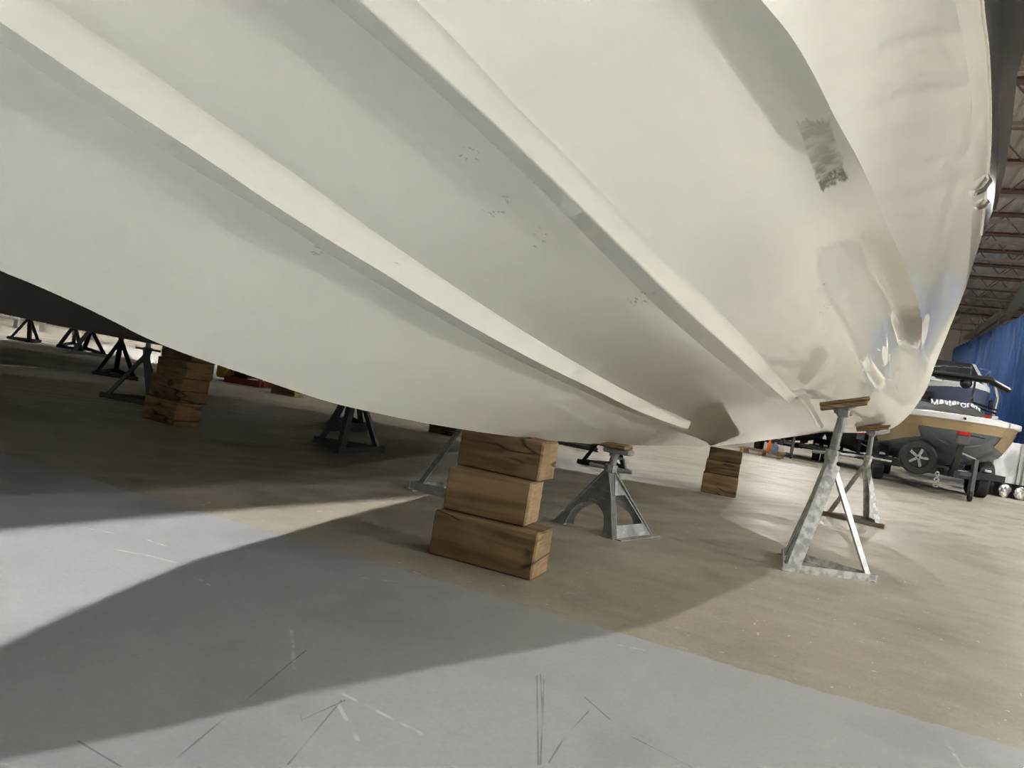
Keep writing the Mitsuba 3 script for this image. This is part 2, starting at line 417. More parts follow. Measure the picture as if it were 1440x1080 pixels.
# ------------------------------------------------------------------ the yacht over the camera
S_T = 5.8
sp = lambda *q: PI(*[np.array(x, float) for x in zip(*q)])
ENDS = dict(K=(-2.9, 1.19), A1=(-3.04, 1.31), F1=(-3.08, 1.35), A2=(-3.3, 1.58), F2=(-3.34, 1.63), B=(-3.55, 1.85), C=(-3.62, 1.95), KN=(-4.15, 2.85), R=(-4.3, 3.15), D1=(-4.42, 3.4), D=(-4.5, 3.45))
CUR = {
    'K': [(-2.073, 0, .827), (-2.016, 0, .815), (-1.887, 0, .783), (-1.761, 0, .747), (-1.463, 0, .695), (-1.154, 0, .647), (-.922, 0, .624), (-.591, 0, .597), (-.058, 0, .565), (.611, 0, .537), (1.328, 0, .518), (2.91, 0, .492), (4.067, 0, .478), (5.8, 0, .464)],
    'A1': [(-2.271, .267, 1.089), (-2.062, .273, 1.048), (-1.752, .283, 1.0), (-1.625, .287, .974), (-1.176, .292, .916), (-.824, .295, .872), (-.43, .297, .833), (.249, .299, .775), (.605, .298, .745), (2.226, .293, .662), (5.8, .293, .552)],
    'F1': [(-2.295, .347, 1.132), (-2.138, .353, 1.109), (-2.011, .356, 1.089), (-1.855, .361, 1.066), (-1.705, .366, 1.042), (-1.454, .373, 1.008), (-1.167, .375, .974), (-.767, .377, .931), (-.173, .381, .875), (.55, .381, .816), (1.449, .378, .762), (1.988, .376, .728), (5.8, .376, .580)],
    'A2': [(-2.04, .546, 1.263), (-1.838, .575, 1.245), (-1.669, .598, 1.222), (-1.449, .63, 1.19), (-1.13, .661, 1.144), (-.69, .702, 1.087), (-.02, .776, 1.013), (.963, .85, .946), (1.6, .884, .915), (5.8, 1.03, .795)],
    'F2': [(-1.98, .637, 1.284), (-1.867, .653, 1.272), (-1.691, .677, 1.247), (-1.464, .71, 1.222), (-1.279, .728, 1.205), (-.913, .763, 1.175), (-.519, .80, 1.150), (.009, .861, 1.100), (.703, .915, 1.046), (1.671, .978, .975), (5.8, 1.11, .822)],
    'B': [(-2.0, .74, 1.53), (-1.255, 0.95, 1.567), (-0.83, 1.029, 1.573), (-0.409, 1.107, 1.504), (-0.174, 1.142, 1.495), (0.715, 1.245, 1.552), (1.908, 1.373, 1.57), (3.548, 1.52, 1.584), (5.0, 1.78, 1.47), (5.8, 1.955, 1.36)],
    'C': [(-2.1, .78, 1.62), (-1.41, 1.022, 1.57), (-1.265, 1.067, 1.57), (-1.074, 1.107, 1.57), (-0.878, 1.14, 1.57), (-0.502, 1.211, 1.57), (0.348, 1.332, 1.59), (1.098, 1.433, 1.61), (2.296, 1.585, 1.63), (5.561, 1.92, 1.7), (5.8, 2.0, 1.66)],
    'KN': [(-2.0, .89, 2.80), (-1.0, 1.15, 2.79), (0, 1.32, 2.78), (.818, 1.436, 2.761), (1.333, 1.529, 2.81), (1.961, 1.65, 2.79), (2.4, 1.72, 2.73), (2.653, 1.765, 2.681), (3.603, 1.903, 2.56), (4.6, 2.03, 2.5), (5.8, 2.16, 2.48)],
    'R': [(-2.0, .98, 3.04), (-1.0, 1.23, 3.02), (0, 1.40, 3.0), (1.271, 1.567, 3.0), (1.713, 1.655, 3.0), (2.285, 1.755, 3.0), (3.079, 1.88, 3.0), (3.79, 1.975, 3.0), (4.6, 2.075, 3.0), (5.3, 2.16, 3.0), (5.8, 2.22, 2.98)],
    'D1': [(-2.0, 1.0, 3.3), (-1.0, 1.25, 3.3), (0, 1.43, 3.3), (1.84, 1.71, 3.3), (2.54, 1.82, 3.3), (3.34, 1.94, 3.3), (4.32, 2.09, 3.3), (5.28, 2.22, 3.3), (5.8, 2.28, 3.28)],
    'D': [(-2.0, 1.03, 3.32), (-1.0, 1.30, 3.32), (0, 1.50, 3.32), (1.6, 1.78, 3.32), (2.42, 1.92, 3.32), (2.83, 1.95, 3.32), (3.34, 2.02, 3.32), (4.71, 2.20, 3.32), (5.28, 2.26, 3.32), (5.8, 2.31, 3.30)],
}
BULGE = sp((-4.5, 0), (-2.6, 0.0), (-1, .015), (0, .03), (1.9, .10), (3.5, .15), (5.8, .20))


class Curve:
    def __init__(self, k):
        pts = CUR[k]
        self.sb, zb = ENDS[k]
        s, l, z = (np.array(x, float) for x in zip(*pts))
        s = np.r_[self.sb, s]; z = np.r_[zb, z]; l = np.r_[0.0, l]
        if k != 'K':                                     # a full bow in plan: the width grows like a root from the stem
            s0, l0 = s[1], l[1]
            ss = self.sb + (s0 - self.sb) * np.array([.12, .35, .65])
            s = np.r_[s[0], ss, s[1:]]
            l = np.r_[0, l0 * np.array([.27, .54, .80]), l[1:]]
            z = np.r_[z[0], np.interp(ss, [self.sb, s0], [zb, z[1]]), z[1:]]
        self.l, self.z = PI(s, l), PI(s, z)

    def __call__(self, s):
        s = np.asarray(s, float)
        t = np.where(s < -1.9, -1.9 + (s + 1.9) * (-1.9 - self.sb) / (4.5 - 1.9), s)
        return t, self.l(t), self.z(t)


CV = {k: Curve(k) for k in CUR}
ST = np.r_[np.linspace(-4.5, -2.6, 14)[:-1], np.linspace(-2.6, 2.4, 101)[:-1], np.linspace(2.4, S_T, 40)]


def chaikin(P, n=3):
    for _ in range(n):
        a, b = P[:-1], P[1:]
        mid = np.stack([.75 * a + .25 * b, .25 * a + .75 * b], 1).reshape(-1, *P.shape[1:])
        P = np.concatenate([P[:1], mid[1:-1] if False else mid, P[-1:]])
    return P


def smooth_rows(k, st):
    s, l, z = CV[k](st)
    return np.stack([s, l, z], -1)


def yacht(side, shift=(0, 0, 0), beam=None, turn=0.0):
    """The panels of one side of a hull as world meshes."""
    row = lambda k, st=ST: smooth_rows(k, st)

    def place(P):
        P = np.asarray(P)
        l = P[..., 1]
        if beam:                                          # a narrower sister hull: the half-width levels off
            l = np.where(l > .3, ((1.15 * np.maximum(l, .3)) ** -10.0 + beam ** -10.0) ** -.1, l)
        ct_, st_ = math.cos(turn), math.sin(turn)
        return W(P[..., 0] * ct_ + side * l * st_ + shift[0], side * l * ct_ - P[..., 0] * st_ + shift[1], P[..., 2] + shift[2])

    F2, B, C = row('F2'), row('B'), row('C')
    d = B - F2
    nrm = np.stack([0 * d[:, 0], d[:, 2], -d[:, 1]], -1)
    nrm /= np.linalg.norm(nrm, axis=1, keepdims=True) + 1e-9
    bulge = nrm * BULGE(ST)[:, None]
    ch = chaikin(np.stack([F2, F2 + .33 * d + .75 * bulge, F2 + .62 * d + 1.15 * bulge, B + np.array([0, .004, -.006]), C]), 3)
    sub = lambda a, b, n: np.stack([a + (b - a) * t for t in np.linspace(0, 1, n)])
    bottom = np.concatenate([sub(row('K'), row('A1'), 4), sub(row('A1'), row('F1'), 2)[1:], sub(row('F1'), row('A2'), 5)[1:], sub(row('A2'), F2, 2)[1:], ch[1:-1]])
    KN = row('KN')
    flat = np.stack([ch[-2], C])
    mid = .5 * (C + KN) + np.array([0, -.035, 0.0]) * np.interp(ST, [-3, 0, 4, 5.8], [1.6, .8, .2, 0.0])[:, None]
    tops = np.stack([C, .25 * C + .5 * mid + .25 * KN + .25 * (mid - .5 * (C + KN)), KN])
    tt = np.linspace(0, 1, 9)[:, None, None]
    tops = (1 - tt) ** 2 * C + 2 * tt * (1 - tt) * mid + tt ** 2 * KN
    up = sub(KN, row('R'), 3)
    R_, D1, D = row('R'), row('D1'), row('D')
    flip = side < 0
    return dict(bottom=grid(place(bottom), flip), flat=grid(place(flat), flip), top=grid(place(tops), flip), strake_band=grid(place(up), flip),
                dark=grid(place(np.stack([R_ + [0, .005, .01], .5 * (R_ + D1) + [0, .01, 0], D1])), flip), lip=grid(place(np.stack([D1, D, D + [0, .0, .10]])), flip),
                deck=grid(place(np.stack([D + [0, 0, .10], D * [1, 0, 1] + [0, 0, .16]])), flip), rail=place(R_), edges=place(np.concatenate([bottom, flat[1:], tops[1:], up[1:], np.stack([D1, D, D + [0, 0, .1]])])))


def transom(E_r, E_l, back=True):
    """Closes the stern between the two sides' last stations."""
    return cat([grid(np.stack([E_r[:, -1], E_l[:, -1]]), back)])


def strake_mesh(kA, kE, kF, s0, s1, side=1, shift=(0, 0, 0), edge=None):
    st = ST[(ST >= s0) & (ST <= s1)]
    st = np.r_[st, s1] if st[-1] < s1 - 1e-3 else st
    A, F_ = smooth_rows(kA, st), smooth_rows(kF, st)
    le, ze = edge
    s = CV[kF](st)[0]
    E = np.stack([s, le(s), ze(s)], -1)
    pin = (A + F_) / 2 + np.array([0, 0, .03])
    tgt = lambda P: W(P[..., 0] + shift[0], side * P[..., 1] + shift[1], P[..., 2] + shift[2])
    A = A + np.array([0, 0, .004]); F_ = F_ + np.array([0, 0, .004])
    r = .006
    E1 = E + (A - E) / np.linalg.norm(A - E, axis=1, keepdims=True) * r
    E2 = E + (F_ - E) / np.linalg.norm(F_ - E, axis=1, keepdims=True) * r
    Em = E + .3 * ((E1 + E2) / 2 - E)
    fil = F_ + np.array([0, .012, .006])                  # a small cove where the outer face meets the hull
    Fm = F_ + (E - F_) * .12 + np.array([0, .003, 0])
    G = np.stack([A, E1, Em, E2, Fm, fil, pin])
    b = grid(tgt(G), side < 0)
    caps = []
    for j in (0, -1):
        q = tgt(G[:, j]); c = q.mean(0)
        v = np.vstack([q, c]); n = len(q)
        caps.append(mesh(v, [(i, (i + 1) % n, n) for i in range(n)]))
    return cat([b] + caps)


EDGE1 = (sp((-3.1, .0), (-2.7, .24), (-2.4, .33), (-2.0, .344), (-1.5, .36), (0, .37), (3, .36), (5.8, .33)),
         sp((-3.1, 1.33), (-2.7, 1.18), (-2.311, 1.097), (-2.223, 1.08), (-2.099, 1.059), (-2.014, 1.045), (-1.86, 1.016), (-1.677, .987), (-1.56, .971), (-1.311, .936), (-.976, .896), (-.611, .859), (.011, .807), (.637, .754), (2.024, .677), (5.8, .55)))
EDGE2 = (sp((-3.4, .0), (-2.8, .41), (-2.041, .615), (-1.925, .631), (-1.735, .658), (-1.481, .695), (-1.076, .735), (-.576, .783), (.031, .851), (.846, .912), (1.824, .976), (5.8, 1.09)),
         sp((-3.4, 1.61), (-2.8, 1.4), (-2.041, 1.252), (-1.925, 1.239), (-1.735, 1.219), (-1.481, 1.187), (-1.076, 1.146), (-.576, 1.098), (.031, 1.042), (.846, .983), (1.824, .924), (5.8, .79)))

YR, YL = yacht(1), yacht(-1)
ym = thing('motor_yacht', 'large white motor yacht hull with moulded strakes, filling the top of the picture', 'boat')
bottom = cat([YR['bottom'], YL['bottom'], YR['flat'], YL['flat']])
bottom.merge_vertices()
for k, m in (('smudge', None),):
    pass


def hit(px, py):
    loc, _, _ = trimesh.ray.ray_triangle.RayMeshIntersector(YR['all']).intersects_location([[0, 0, CAM_H]], [ray(px, py)], multiple_hits=False)
    return loc[0]


YR['all'] = cat([YR['bottom'], YR['flat'], YR['top']])
c0, c1 = hit(1146, 170), hit(1174, 258)
cc = .5 * (c0 + c1)
sa = hit(1140, 215); sb = hit(1176, 200)
e1 = (c1 - c0); h1 = np.linalg.norm(e1) / 2; e1 /= 2 * h1
e2 = sb - sa; e2 -= e1 * (e2 @ e1); h2 = np.linalg.norm(e2) * .55; e2 /= np.linalg.norm(e2)
DIRT['smudge'] = (cc, e1, e2, h1 * 1.1, h2 * 1.15)
DIRT['scuffs'] = [(hit(755, 335), .05, 0.), (hit(700, 290), .04, 2.), (hit(560, 365), .03, 4.), (hit(1160, 400), .05, 6.), (hit(1162, 432), .06, 8.), (hit(900, 420), .06, 9.), (hit(447, 352), .02, 3.), (hit(660, 218), .03, 5.)]

part(ym, 'hull_bottom', bottom, GEL, 24)
part(ym, 'topside', cat([YR['top'], YL['top'], YR['strake_band'], YL['strake_band'], transom(YR['edges'], YL['edges'])]), GEL, 14)
part(ym, 'strake', strake_mesh('A1', 'E1', 'F1', -4.4, 2.02, 1, edge=EDGE1), GEL, 50, label='long moulded strake nearer the keel on the near side')
part(ym, 'strake', strake_mesh('A2', 'E2', 'F2', -4.4, 1.83, 1, edge=EDGE2), GEL, 50, label='long moulded strake farther from the keel on the near side')
part(ym, 'strake', strake_mesh('A1', 'E1', 'F1', -4.4, 2.02, -1, edge=EDGE1), GEL, 50)
part(ym, 'strake', strake_mesh('A2', 'E2', 'F2', -4.4, 1.83, -1, edge=EDGE2), GEL, 50)
sr0, sr1 = hit(1126, 555), hit(1153, 599)
part(ym, 'spray_rail', bar(sr0, sr1, .035, .05, np.append(AV, -.3)), GEL, label='short spray rail by the front stand pad')
part(ym, 'bulwark', cat([YR['dark'], YL['dark'], YR['lip'], YL['lip']]), NAVY, 20, label='dark navy band above the white topside')
part(ym, 'deck', cat([YR['deck'], YL['deck']]), WHITE)
for Y in (YR, YL):
    rl = Y['rail'][::3]
    part(ym, 'rub_rail', cat([tube(a, b, .012, 8) for a, b in zip(rl[:-1], rl[1:]) if np.linalg.norm(b - a) > 1e-4]), GEL, 40)
for (px, py, qx, qy, y) in ((1368, 272, 1386, 249, None), (1371, 293, 1383, 281, None)):
    a = hit_r = None
    loc = trimesh.ray.ray_triangle.RayMeshIntersector(cat([YR['top'], YR['strake_band']])).intersects_location([[0, 0, CAM_H]] * 2, [ray(px, py), ray(qx, qy)], multiple_hits=False)
    P0, P1 = loc[0][np.argsort(loc[1])]
    d = P1 - P0; out = np.append(AV, 0)
    key = part(ym, 'fairlead', path_tube([P0 + .01 * out, P0 + .25 * d + .045 * out, P0 + .75 * d + .045 * out, P1 + .01 * out], .02 if py < 280 else .014, 10), CHROME, 40, label='small chrome hull fitting')

# the next yacht to the left, in the shade
SH2 = (.40, -3.30, .105)
y2 = thing('shaded_yacht', 'dark shaded yacht hull behind the white hull at the left edge', 'boat')
Y2R, Y2L = yacht(1, SH2, 1.68, .17), yacht(-1, SH2, 1.68, .17)
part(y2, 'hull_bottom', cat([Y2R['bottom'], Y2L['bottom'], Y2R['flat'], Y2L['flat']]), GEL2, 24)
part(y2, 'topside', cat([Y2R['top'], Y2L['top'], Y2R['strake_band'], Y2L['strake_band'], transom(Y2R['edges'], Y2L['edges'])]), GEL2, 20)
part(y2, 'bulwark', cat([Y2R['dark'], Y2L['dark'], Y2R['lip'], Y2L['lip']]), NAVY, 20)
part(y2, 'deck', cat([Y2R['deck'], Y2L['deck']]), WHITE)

SH3 = (1.2, -8.0, .12)
y3 = thing('distant_yacht', 'dark yacht hull beyond the shaded one, a thin dark strip above the far lit floor', 'boat')
Y3R, Y3L = yacht(1, SH3, 1.68, .17), yacht(-1, SH3, 1.68, .17)
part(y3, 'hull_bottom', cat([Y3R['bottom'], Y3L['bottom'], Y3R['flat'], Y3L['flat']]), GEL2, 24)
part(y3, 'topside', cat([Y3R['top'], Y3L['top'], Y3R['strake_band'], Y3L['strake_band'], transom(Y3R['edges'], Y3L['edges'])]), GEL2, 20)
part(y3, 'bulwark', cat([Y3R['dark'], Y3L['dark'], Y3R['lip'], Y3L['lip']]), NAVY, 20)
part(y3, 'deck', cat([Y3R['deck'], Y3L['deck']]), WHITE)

SH4 = (3.2, -12.8, .15)
y4 = thing('fourth_yacht', 'farthest dark yacht hull of the row at the left edge', 'boat')
Y4R, Y4L = yacht(1, SH4, 1.68, .17), yacht(-1, SH4, 1.68, .17)
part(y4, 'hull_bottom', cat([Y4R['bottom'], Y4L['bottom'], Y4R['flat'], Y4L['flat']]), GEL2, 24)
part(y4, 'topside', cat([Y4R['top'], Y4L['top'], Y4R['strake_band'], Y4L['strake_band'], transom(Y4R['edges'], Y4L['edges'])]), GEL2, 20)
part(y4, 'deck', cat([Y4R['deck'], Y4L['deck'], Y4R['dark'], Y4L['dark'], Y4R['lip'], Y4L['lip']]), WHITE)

# ------------------------------------------------------------------ timber blocks
def block(p0, p1, depth, z0, z1, material, label, seed, grp=None):
    """A timber whose lower front edge runs from p0 to p1 (plan), with weathered edges."""
    p0, p1 = np.array(p0[:2], float), np.array(p1[:2], float)
    L = np.linalg.norm(p1 - p0); x = (p1 - p0) / L; y = np.array([-x[1], x[0]])
    b = rbox((L, depth, z1 - z0), (L / 2, depth / 2, (z0 + z1) / 2), .007)
    for _ in range(4):
        b = b.subdivide()
    v = np.array(b.vertices)
    c = np.array([L / 2, depth / 2, (z0 + z1) / 2]); h = np.array([L, depth, z1 - z0]) / 2
    nn = meshkit.fbm(v * 14 + seed * 7.1, 3, seed) - .5
    q = (v - c) / h
    edge = np.sort(np.abs(q), 1)[:, 1] > .90              # worn arrises
    v = c + (v - c) * (1 - (.010 * np.maximum(nn, 0) + .016 * edge * np.maximum(nn + .05, 0))[:, None])
    v[:, 2] = np.clip(v[:, 2], z0, z1)
    b.vertices = v
    m = frame(np.append(x, 0), np.append(y, 0), (0, 0, 1)); m[:3, 3] = (*p0, 0)
    b.apply_transform(m)
    return single('timber_block', label, 'timber block', b, material, 35, grp)


block((-.24, 3.19), (.205, 3.01), .2, 0, .194, 'mat_timber0', 'lowest and longest brown timber block of the centre stack, on the floor', 1)
block((-.212, 3.225), (.150, 3.100), .19, .194, .382, 'mat_timber1', 'middle brown timber block of the centre stack with a split along its face', 2)
block((-.19, 3.335), (.178, 3.170), .19, .382, .556, 'mat_timber2', 'topmost darker timber block of the centre stack, under the yacht keel', 3)
RS = np.array([2.108, 7.664])
rx = np.array([.965, -.26])
block(RS, RS + .355 * rx, .25, 0, .205, 'mat_timber0', 'lowest brown timber block of the stack in the lit aisle, beyond the centre jack', 4)
block(RS + [.02, .03], RS + [.02, .03] + .34 * rx, .22, .205, .345, 'mat_timber3', 'middle dark timber block of the stack in the lit aisle beyond the centre jack', 5)
block(RS + [.035, .03], RS + [.035, .03] + .33 * rx, .22, .345, .470, 'mat_timber3', 'topmost dark timber block of the stack in the lit aisle, touching the hull', 6)
LS0, LS1 = np.array([-3.01, 6.18]), np.array([-2.64, 5.95])
lx = (LS1 - LS0) / np.linalg.norm(LS1 - LS0); ly = np.array([-lx[1], lx[0]])
block(LS0, LS1, .24, 0, .195, 'mat_timber0', 'lowest orange-brown timber block of the stack in deep shade at the left', 7)
block(LS0 + .02 * lx + .01 * ly, LS1 + .015 * lx + .01 * ly, .26, .195, .395, 'mat_timber2', 'second timber block from the floor in the shaded stack at the left', 8)
block(LS0 + .075 * lx + .01 * ly, LS1 + .04 * lx + .01 * ly, .26, .395, .535, 'mat_timber2', 'third timber block from the floor in the shaded stack at the left', 9)
block(LS0 + .09 * lx + .02 * ly, LS1 + .06 * lx + .02 * ly, .24, .535, .628, 'mat_timber3', 'topmost thin timber block of the shaded stack at the left', 10)
q0, q1 = on_floor(380, 552), on_floor(416, 556)
bx = np.array([.93, -.36])
block(q0[:2], q0[:2] + .48 * bx, .25, 0, .22, 'mat_timber3', 'small dark timber block far off under the hull, right of the yellow machine', 11)
q0 = on_floor(602, 607)
block(q0[:2], q0[:2] + .40 * bx, .25, 0.0, .22, 'mat_timber3', 'dark timber block far off just left of the centre timber stack', 12)

# ------------------------------------------------------------------ jack stands
def pad(parent, p, x, tilt, size, mats=(PLY, PLY), t=.022):
    """Two boards tilted to the hull; p: the underside's centre."""
    x = np.append(np.asarray(x, float), 0); y = np.cross((0, 0, 1), x)
    x2 = x * math.cos(tilt) + np.array([0, 0, math.sin(tilt)])
    z2 = np.cross(x2, y)
    m = frame(x2, y, z2); m[:3, 3] = p
    part(parent, 'pad_board', rbox((size[0] * .94, size[1], t), (0, 0, t / 2), .004, m), mats[0])
    part(parent, 'pad_board', rbox((size[0], size[1] * .96, t), (.008, .004, 1.5 * t + .001), .004, m), mats[1])
    part(parent, 'pad_plate', rbox((.12, .12, .008), (0, 0, -.005), .002, m), GREYSTEEL)


def tripod(corners, apex_z, top, material, label, handle=(1, 0, .2), leg_w=.05, base_w=.042, pad_spec=None, wide=None, base_material=None, grp=None, handle_len=None, detail=True):
    c = [np.array([q[0], q[1], 0.0]) for q in corners]
    ctr = sum(c) / 3
    key = thing('boat_stand', label, 'boat stand', grp)
    top = np.asarray(top, float)
    apex = np.array([ctr[0], ctr[1], apex_z]) if len(top) == 3 else None
    for i in range(3):
        a, b = c[i], c[(i + 1) % 3]
        n = np.cross((0, 0, 1), b - a); n /= np.linalg.norm(n)
        inward = 1 if n @ (ctr - a) > 0 else -1
        part(key, 'base_bar', angle_bar(a, b, base_w, .006, (0, 0, 1), flip=1 if np.cross((0, 0, 1), (b - a)) @ (ctr - a) > 0 else -1), base_material or material)
    for i in range(3):
        d = ctr - c[i]; d = d / np.linalg.norm(d)
        p0 = c[i] + d * .03 + np.array([0, 0, .006]); p1 = apex - d * .028 + np.array([0, 0, -.02])
        w = leg_w if wide is None else wide[i]
        m, L = along(p0, p1, np.cross((0, 0, 1), d))
        t = .005
        k = w / math.sqrt(2)
        V = Polygon([(0, 0), (k, k), (k - t, k + t), (0, 1.5 * t), (-k + t, k + t), (-k, k)])
        # a leg of angle iron, its ridge outwards
        out = -np.cross(p1 - p0, np.cross(d, (0, 0, 1)))
        out = out / np.linalg.norm(out)
        zz = (p1 - p0) / L
        if out @ d > 0:
            out = -out
        yy = -out
        xx = np.cross(yy, zz)
        mm = frame(xx, yy, zz); mm[:3, 3] = p0
        e = trimesh.creation.extrude_polygon(V, L, engine='earcut'); e.apply_transform(mm)
        part(key, 'leg', e, material)
    up = (top - apex) / np.linalg.norm(top - apex)
    part(key, 'collar', cat([tube(apex - up * .11, apex + up * .012, .034, 18), tube(apex - up * .012, apex + up * .02, .040, 18)]), material, 40)
    part(key, 'post', tube(apex - up * .05, top, .024, 16), GREYSTEEL if material != BLACKSTEEL else material, 40)
    if detail:
        r = .0265
        n = np.linalg.norm(top - apex)
        th = [tube(apex + up * q, apex + up * (q + .005), r, 14) for q in np.arange(.035, n * .72, .011)]
        part(key, 'thread', cat(th), GREYSTEEL if material != BLACKSTEEL else material)
    h = np.asarray(handle, float); hl = handle_len or .12
    h = h / np.linalg.norm(h)
    nut = apex + up * .03
    hk = part(key, 'handle', cat([tube(nut - h * hl * .9, nut + h * hl, .010, 10), tube(nut - up * .018, nut + up * .018, .043, 6)]), material, 35)
    part(key, 'head', cat([rbox((.07, .07, .05), (0, 0, 0), .008, frame(np.append(AV, 0), np.append(AX, 0), (0, 0, 1))).apply_translation(top), tube(top - [.05, 0, 0], top + [.05, 0, 0], .012, 8)]), GREYSTEEL if material != BLACKSTEEL else material)
    if pad_spec:
        pad(key, top + [0, 0, .03], *pad_spec)
    return key


def mid3(c, z):
    return np.array([sum(q[0] for q in c) / 3, sum(q[1] for q in c) / 3, z])


c1 = [(1.65, 4.11), (2.25, 4.23), (1.85, 4.66)]
tripod(c1, .655, (1.945, 4.34, .93), GALV, 'galvanised tripod boat stand in front at the right with a double plywood pad', (.6, -.35, .05), .06, .042, (AV, math.radians(17), (.27, .20)), wide=(.074, .04, .06))
c2 = [on_floor(1155, 724), on_floor(1243, 744), (3.79, 7.5)]
tripod(c2, .608, mid3(c2, .875), GALV, 'boat stand with rusty base bar and long handle behind the galvanised front stand', (.95, -.3, 0), .045, .042, (AV, math.radians(14), (.30, .22)), base_material=RUST, handle_len=.21)
c4 = [on_floor(574, 688), on_floor(574, 688) + [.52, -.22, 0], on_floor(574, 688) + [.45, .33, 0]]
tripod(c4, .55, mid3(c4, .80), GREYSTEEL, 'grey boat stand half hidden behind the centre timber stack', (.2, 1, 0), .04, .06)
c5 = [on_floor(811, 651), on_floor(883, 666), on_floor(811, 651) + [.52, .42, 0]]
tripod(c5, .56, mid3(c5, .90), BLACKSTEEL, 'black tripod boat stand on the lit floor just behind the grey sheet-steel jack', (1, .2, 0), .045, .05)
c6 = [on_floor(783, 624), on_floor(840, 636), on_floor(819, 629) + [.25, .4, 0]]
tripod(c6, .60, mid3(c6, .95), BLACKSTEEL, 'farther black boat stand showing only its base, above left of the sheet-steel jack', (1, .3, 0), .045, .05, detail=False)
c7 = [on_floor(440, 621), on_floor(476, 638), on_floor(540, 636)]
tripod(c7, .62, mid3(c7, .78), DARKSTEEL, 'dark boat stand left of the centre timber stack, its front leg catching light', (1, .3, 0), .055, .05)
c8 = [on_floor(458, 605), on_floor(516, 609), on_floor(490, 596)]
tripod(c8, .62, mid3(c8, .74), BLACKSTEEL, 'black boat stand directly behind the dark stand left of the centre stack', (1, .3, 0), .06, .10, detail=False)
c9 = [on_floor(139, 558), on_floor(139, 558) + [.60, -.12, 0], on_floor(139, 558) + [.42, .45, 0]]
tripod(c9, .50, mid3(c9, .78), DARKSTEEL, 'dark boat stand nearest the shaded timber stack at the left', (1, .3, 0), .05, .05)
c10 = [on_floor(129, 526), on_floor(194, 536), on_floor(163, 522)]
tripod(c10, .54, mid3(c10, .72), BLACKSTEEL, 'black boat stand behind the one nearest the shaded timber stack', (1, .1, .1), .05, .05, handle_len=.35)
c11 = [on_floor(97, 497), on_floor(152, 503), on_floor(118, 490)]
tripod(c11, .55, mid3(c11, .76), BLACKSTEEL, 'right black boat stand of the pair on the far lit floor', (1, .3, 0), .065, .06, detail=False)
c12 = [on_floor(79, 488), on_floor(116, 494), on_floor(104, 483)]
tripod(c12, .55, mid3(c12, .76), BLACKSTEEL, 'left black boat stand of the pair on the far lit floor', (1, .3, 0), .06, .06, detail=False)
c13 = [on_floor(9, 476), on_floor(42, 482), on_floor(58, 482)]
tripod(c13, .55, mid3(c13, .76), BLACKSTEEL, 'leftmost black boat stand, alone on the far lit floor', (1, .3, 0), .06, .06, detail=False)

# the folded steel jack under the keel
pj = thing('pyramid_jack', 'grey folded sheet-steel boat jack with cut-out sides standing right of the centre timber stack', 'boat jack')
A_, B_, C_ = np.array([.385, 4.50, 0]), np.array([.72, 4.215, 0]), np.array([1.0, 4.56, 0])
ctr = (A_ + B_ + C_) / 3
apx = np.array([.665, 4.41, .372])
for nm, (a, b), kind in (('side_plate', (A_, B_), 'arch'), ('side_plate', (B_, C_), 'window'), ('side_plate', (C_, A_), 'arch')):
    x = (b - a); L = np.linalg.norm(x); x = x / L
    mid = (a + b) / 2
    y = apx - mid; y = y - x * (y @ x); Hh = np.linalg.norm(y); y = y / Hh
    ox = (apx - a) @ x
    tri = Polygon([(0, 0), (L, 0), (ox + .035, Hh), (ox - .035, Hh)])
    if kind == 'arch':
        th = np.linspace(0, np.pi, 20)
        w, h = L * .30, Hh * .44
        hole = Polygon([(L / 2 + w, -.1)] + [(L / 2 + w * np.cos(q), h * np.sin(q) ** .8) for q in th] + [(L / 2 - w, -.1)])
    else:
        f0, f1 = .20, .60
        def edge(f, k):
            l0 = ox * f * 1.0; r0 = L - (L - ox) * f
            return l0 + k, r0 - k
        l0, r0 = edge(f0, .035); l1, r1 = edge(f1, .035)
        hole = Polygon([(l0, Hh * f0), (r0, Hh * f0), (r1, Hh * f1), (l1, Hh * f1)]).buffer(.006)
    face = tri.difference(hole)
    n = np.cross(x, y)
    sink = 0 if n @ (mid - ctr) > 0 else -.005
    part(pj, nm, plate(face, a, x, y, .005, sink), GREYSTEEL)
    out = np.cross(x, (0, 0, 1)); out = out if out @ (mid - ctr) > 0 else -out
    if kind == 'window':
        part(pj, 'foot_flange', cat([bar(a + out * .02 + [0, 0, .003], b + out * .02 + x * .03 + [0, 0, .003], .05, .006)]), GREYSTEEL)
    else:
        part(pj, 'foot_flange', bar(a + [0, 0, .003], a + x * L * .2 + [0, 0, .003], .035, .006), GREYSTEEL)
        part(pj, 'foot_flange', bar(b + [0, 0, .003], b - x * L * .2 + [0, 0, .003], .035, .006), GREYSTEEL)
for q in (A_, B_, C_):
    d = (q - ctr) / np.linalg.norm(q - ctr)
    part(pj, 'corner_fold', bar(q + [0, 0, .0], apx + [0, 0, .0] + d * .02, .030, .008, d), GREYSTEEL)
ptop = apx + [.008, 0, .105]
part(pj, 'post', cat([tube(apx - [0, 0, .06], ptop, .023, 18), tube(apx + [.004, 0, .08], ptop, .030, 18)]), GREYSTEEL, 40)
part(pj, 'handle', cat([tube(apx + [-.13, .02, .012], apx + [.12, -.03, .008], .012, 12), tube(apx - [0, 0, .012], apx + [0, 0, .03], .040, 8)]), GREYSTEEL, 35)
part(pj, 'lock_lever', path_tube([ptop + [.02, -.01, -.03], ptop + [.055, -.02, -.03], ptop + [.075, -.025, -.085]], .007, 8), GREYSTEEL, 40)
m = frame(np.append(AV, 0), np.append(AX, 0), (0, 0, 1)); m[:3, 3] = ptop
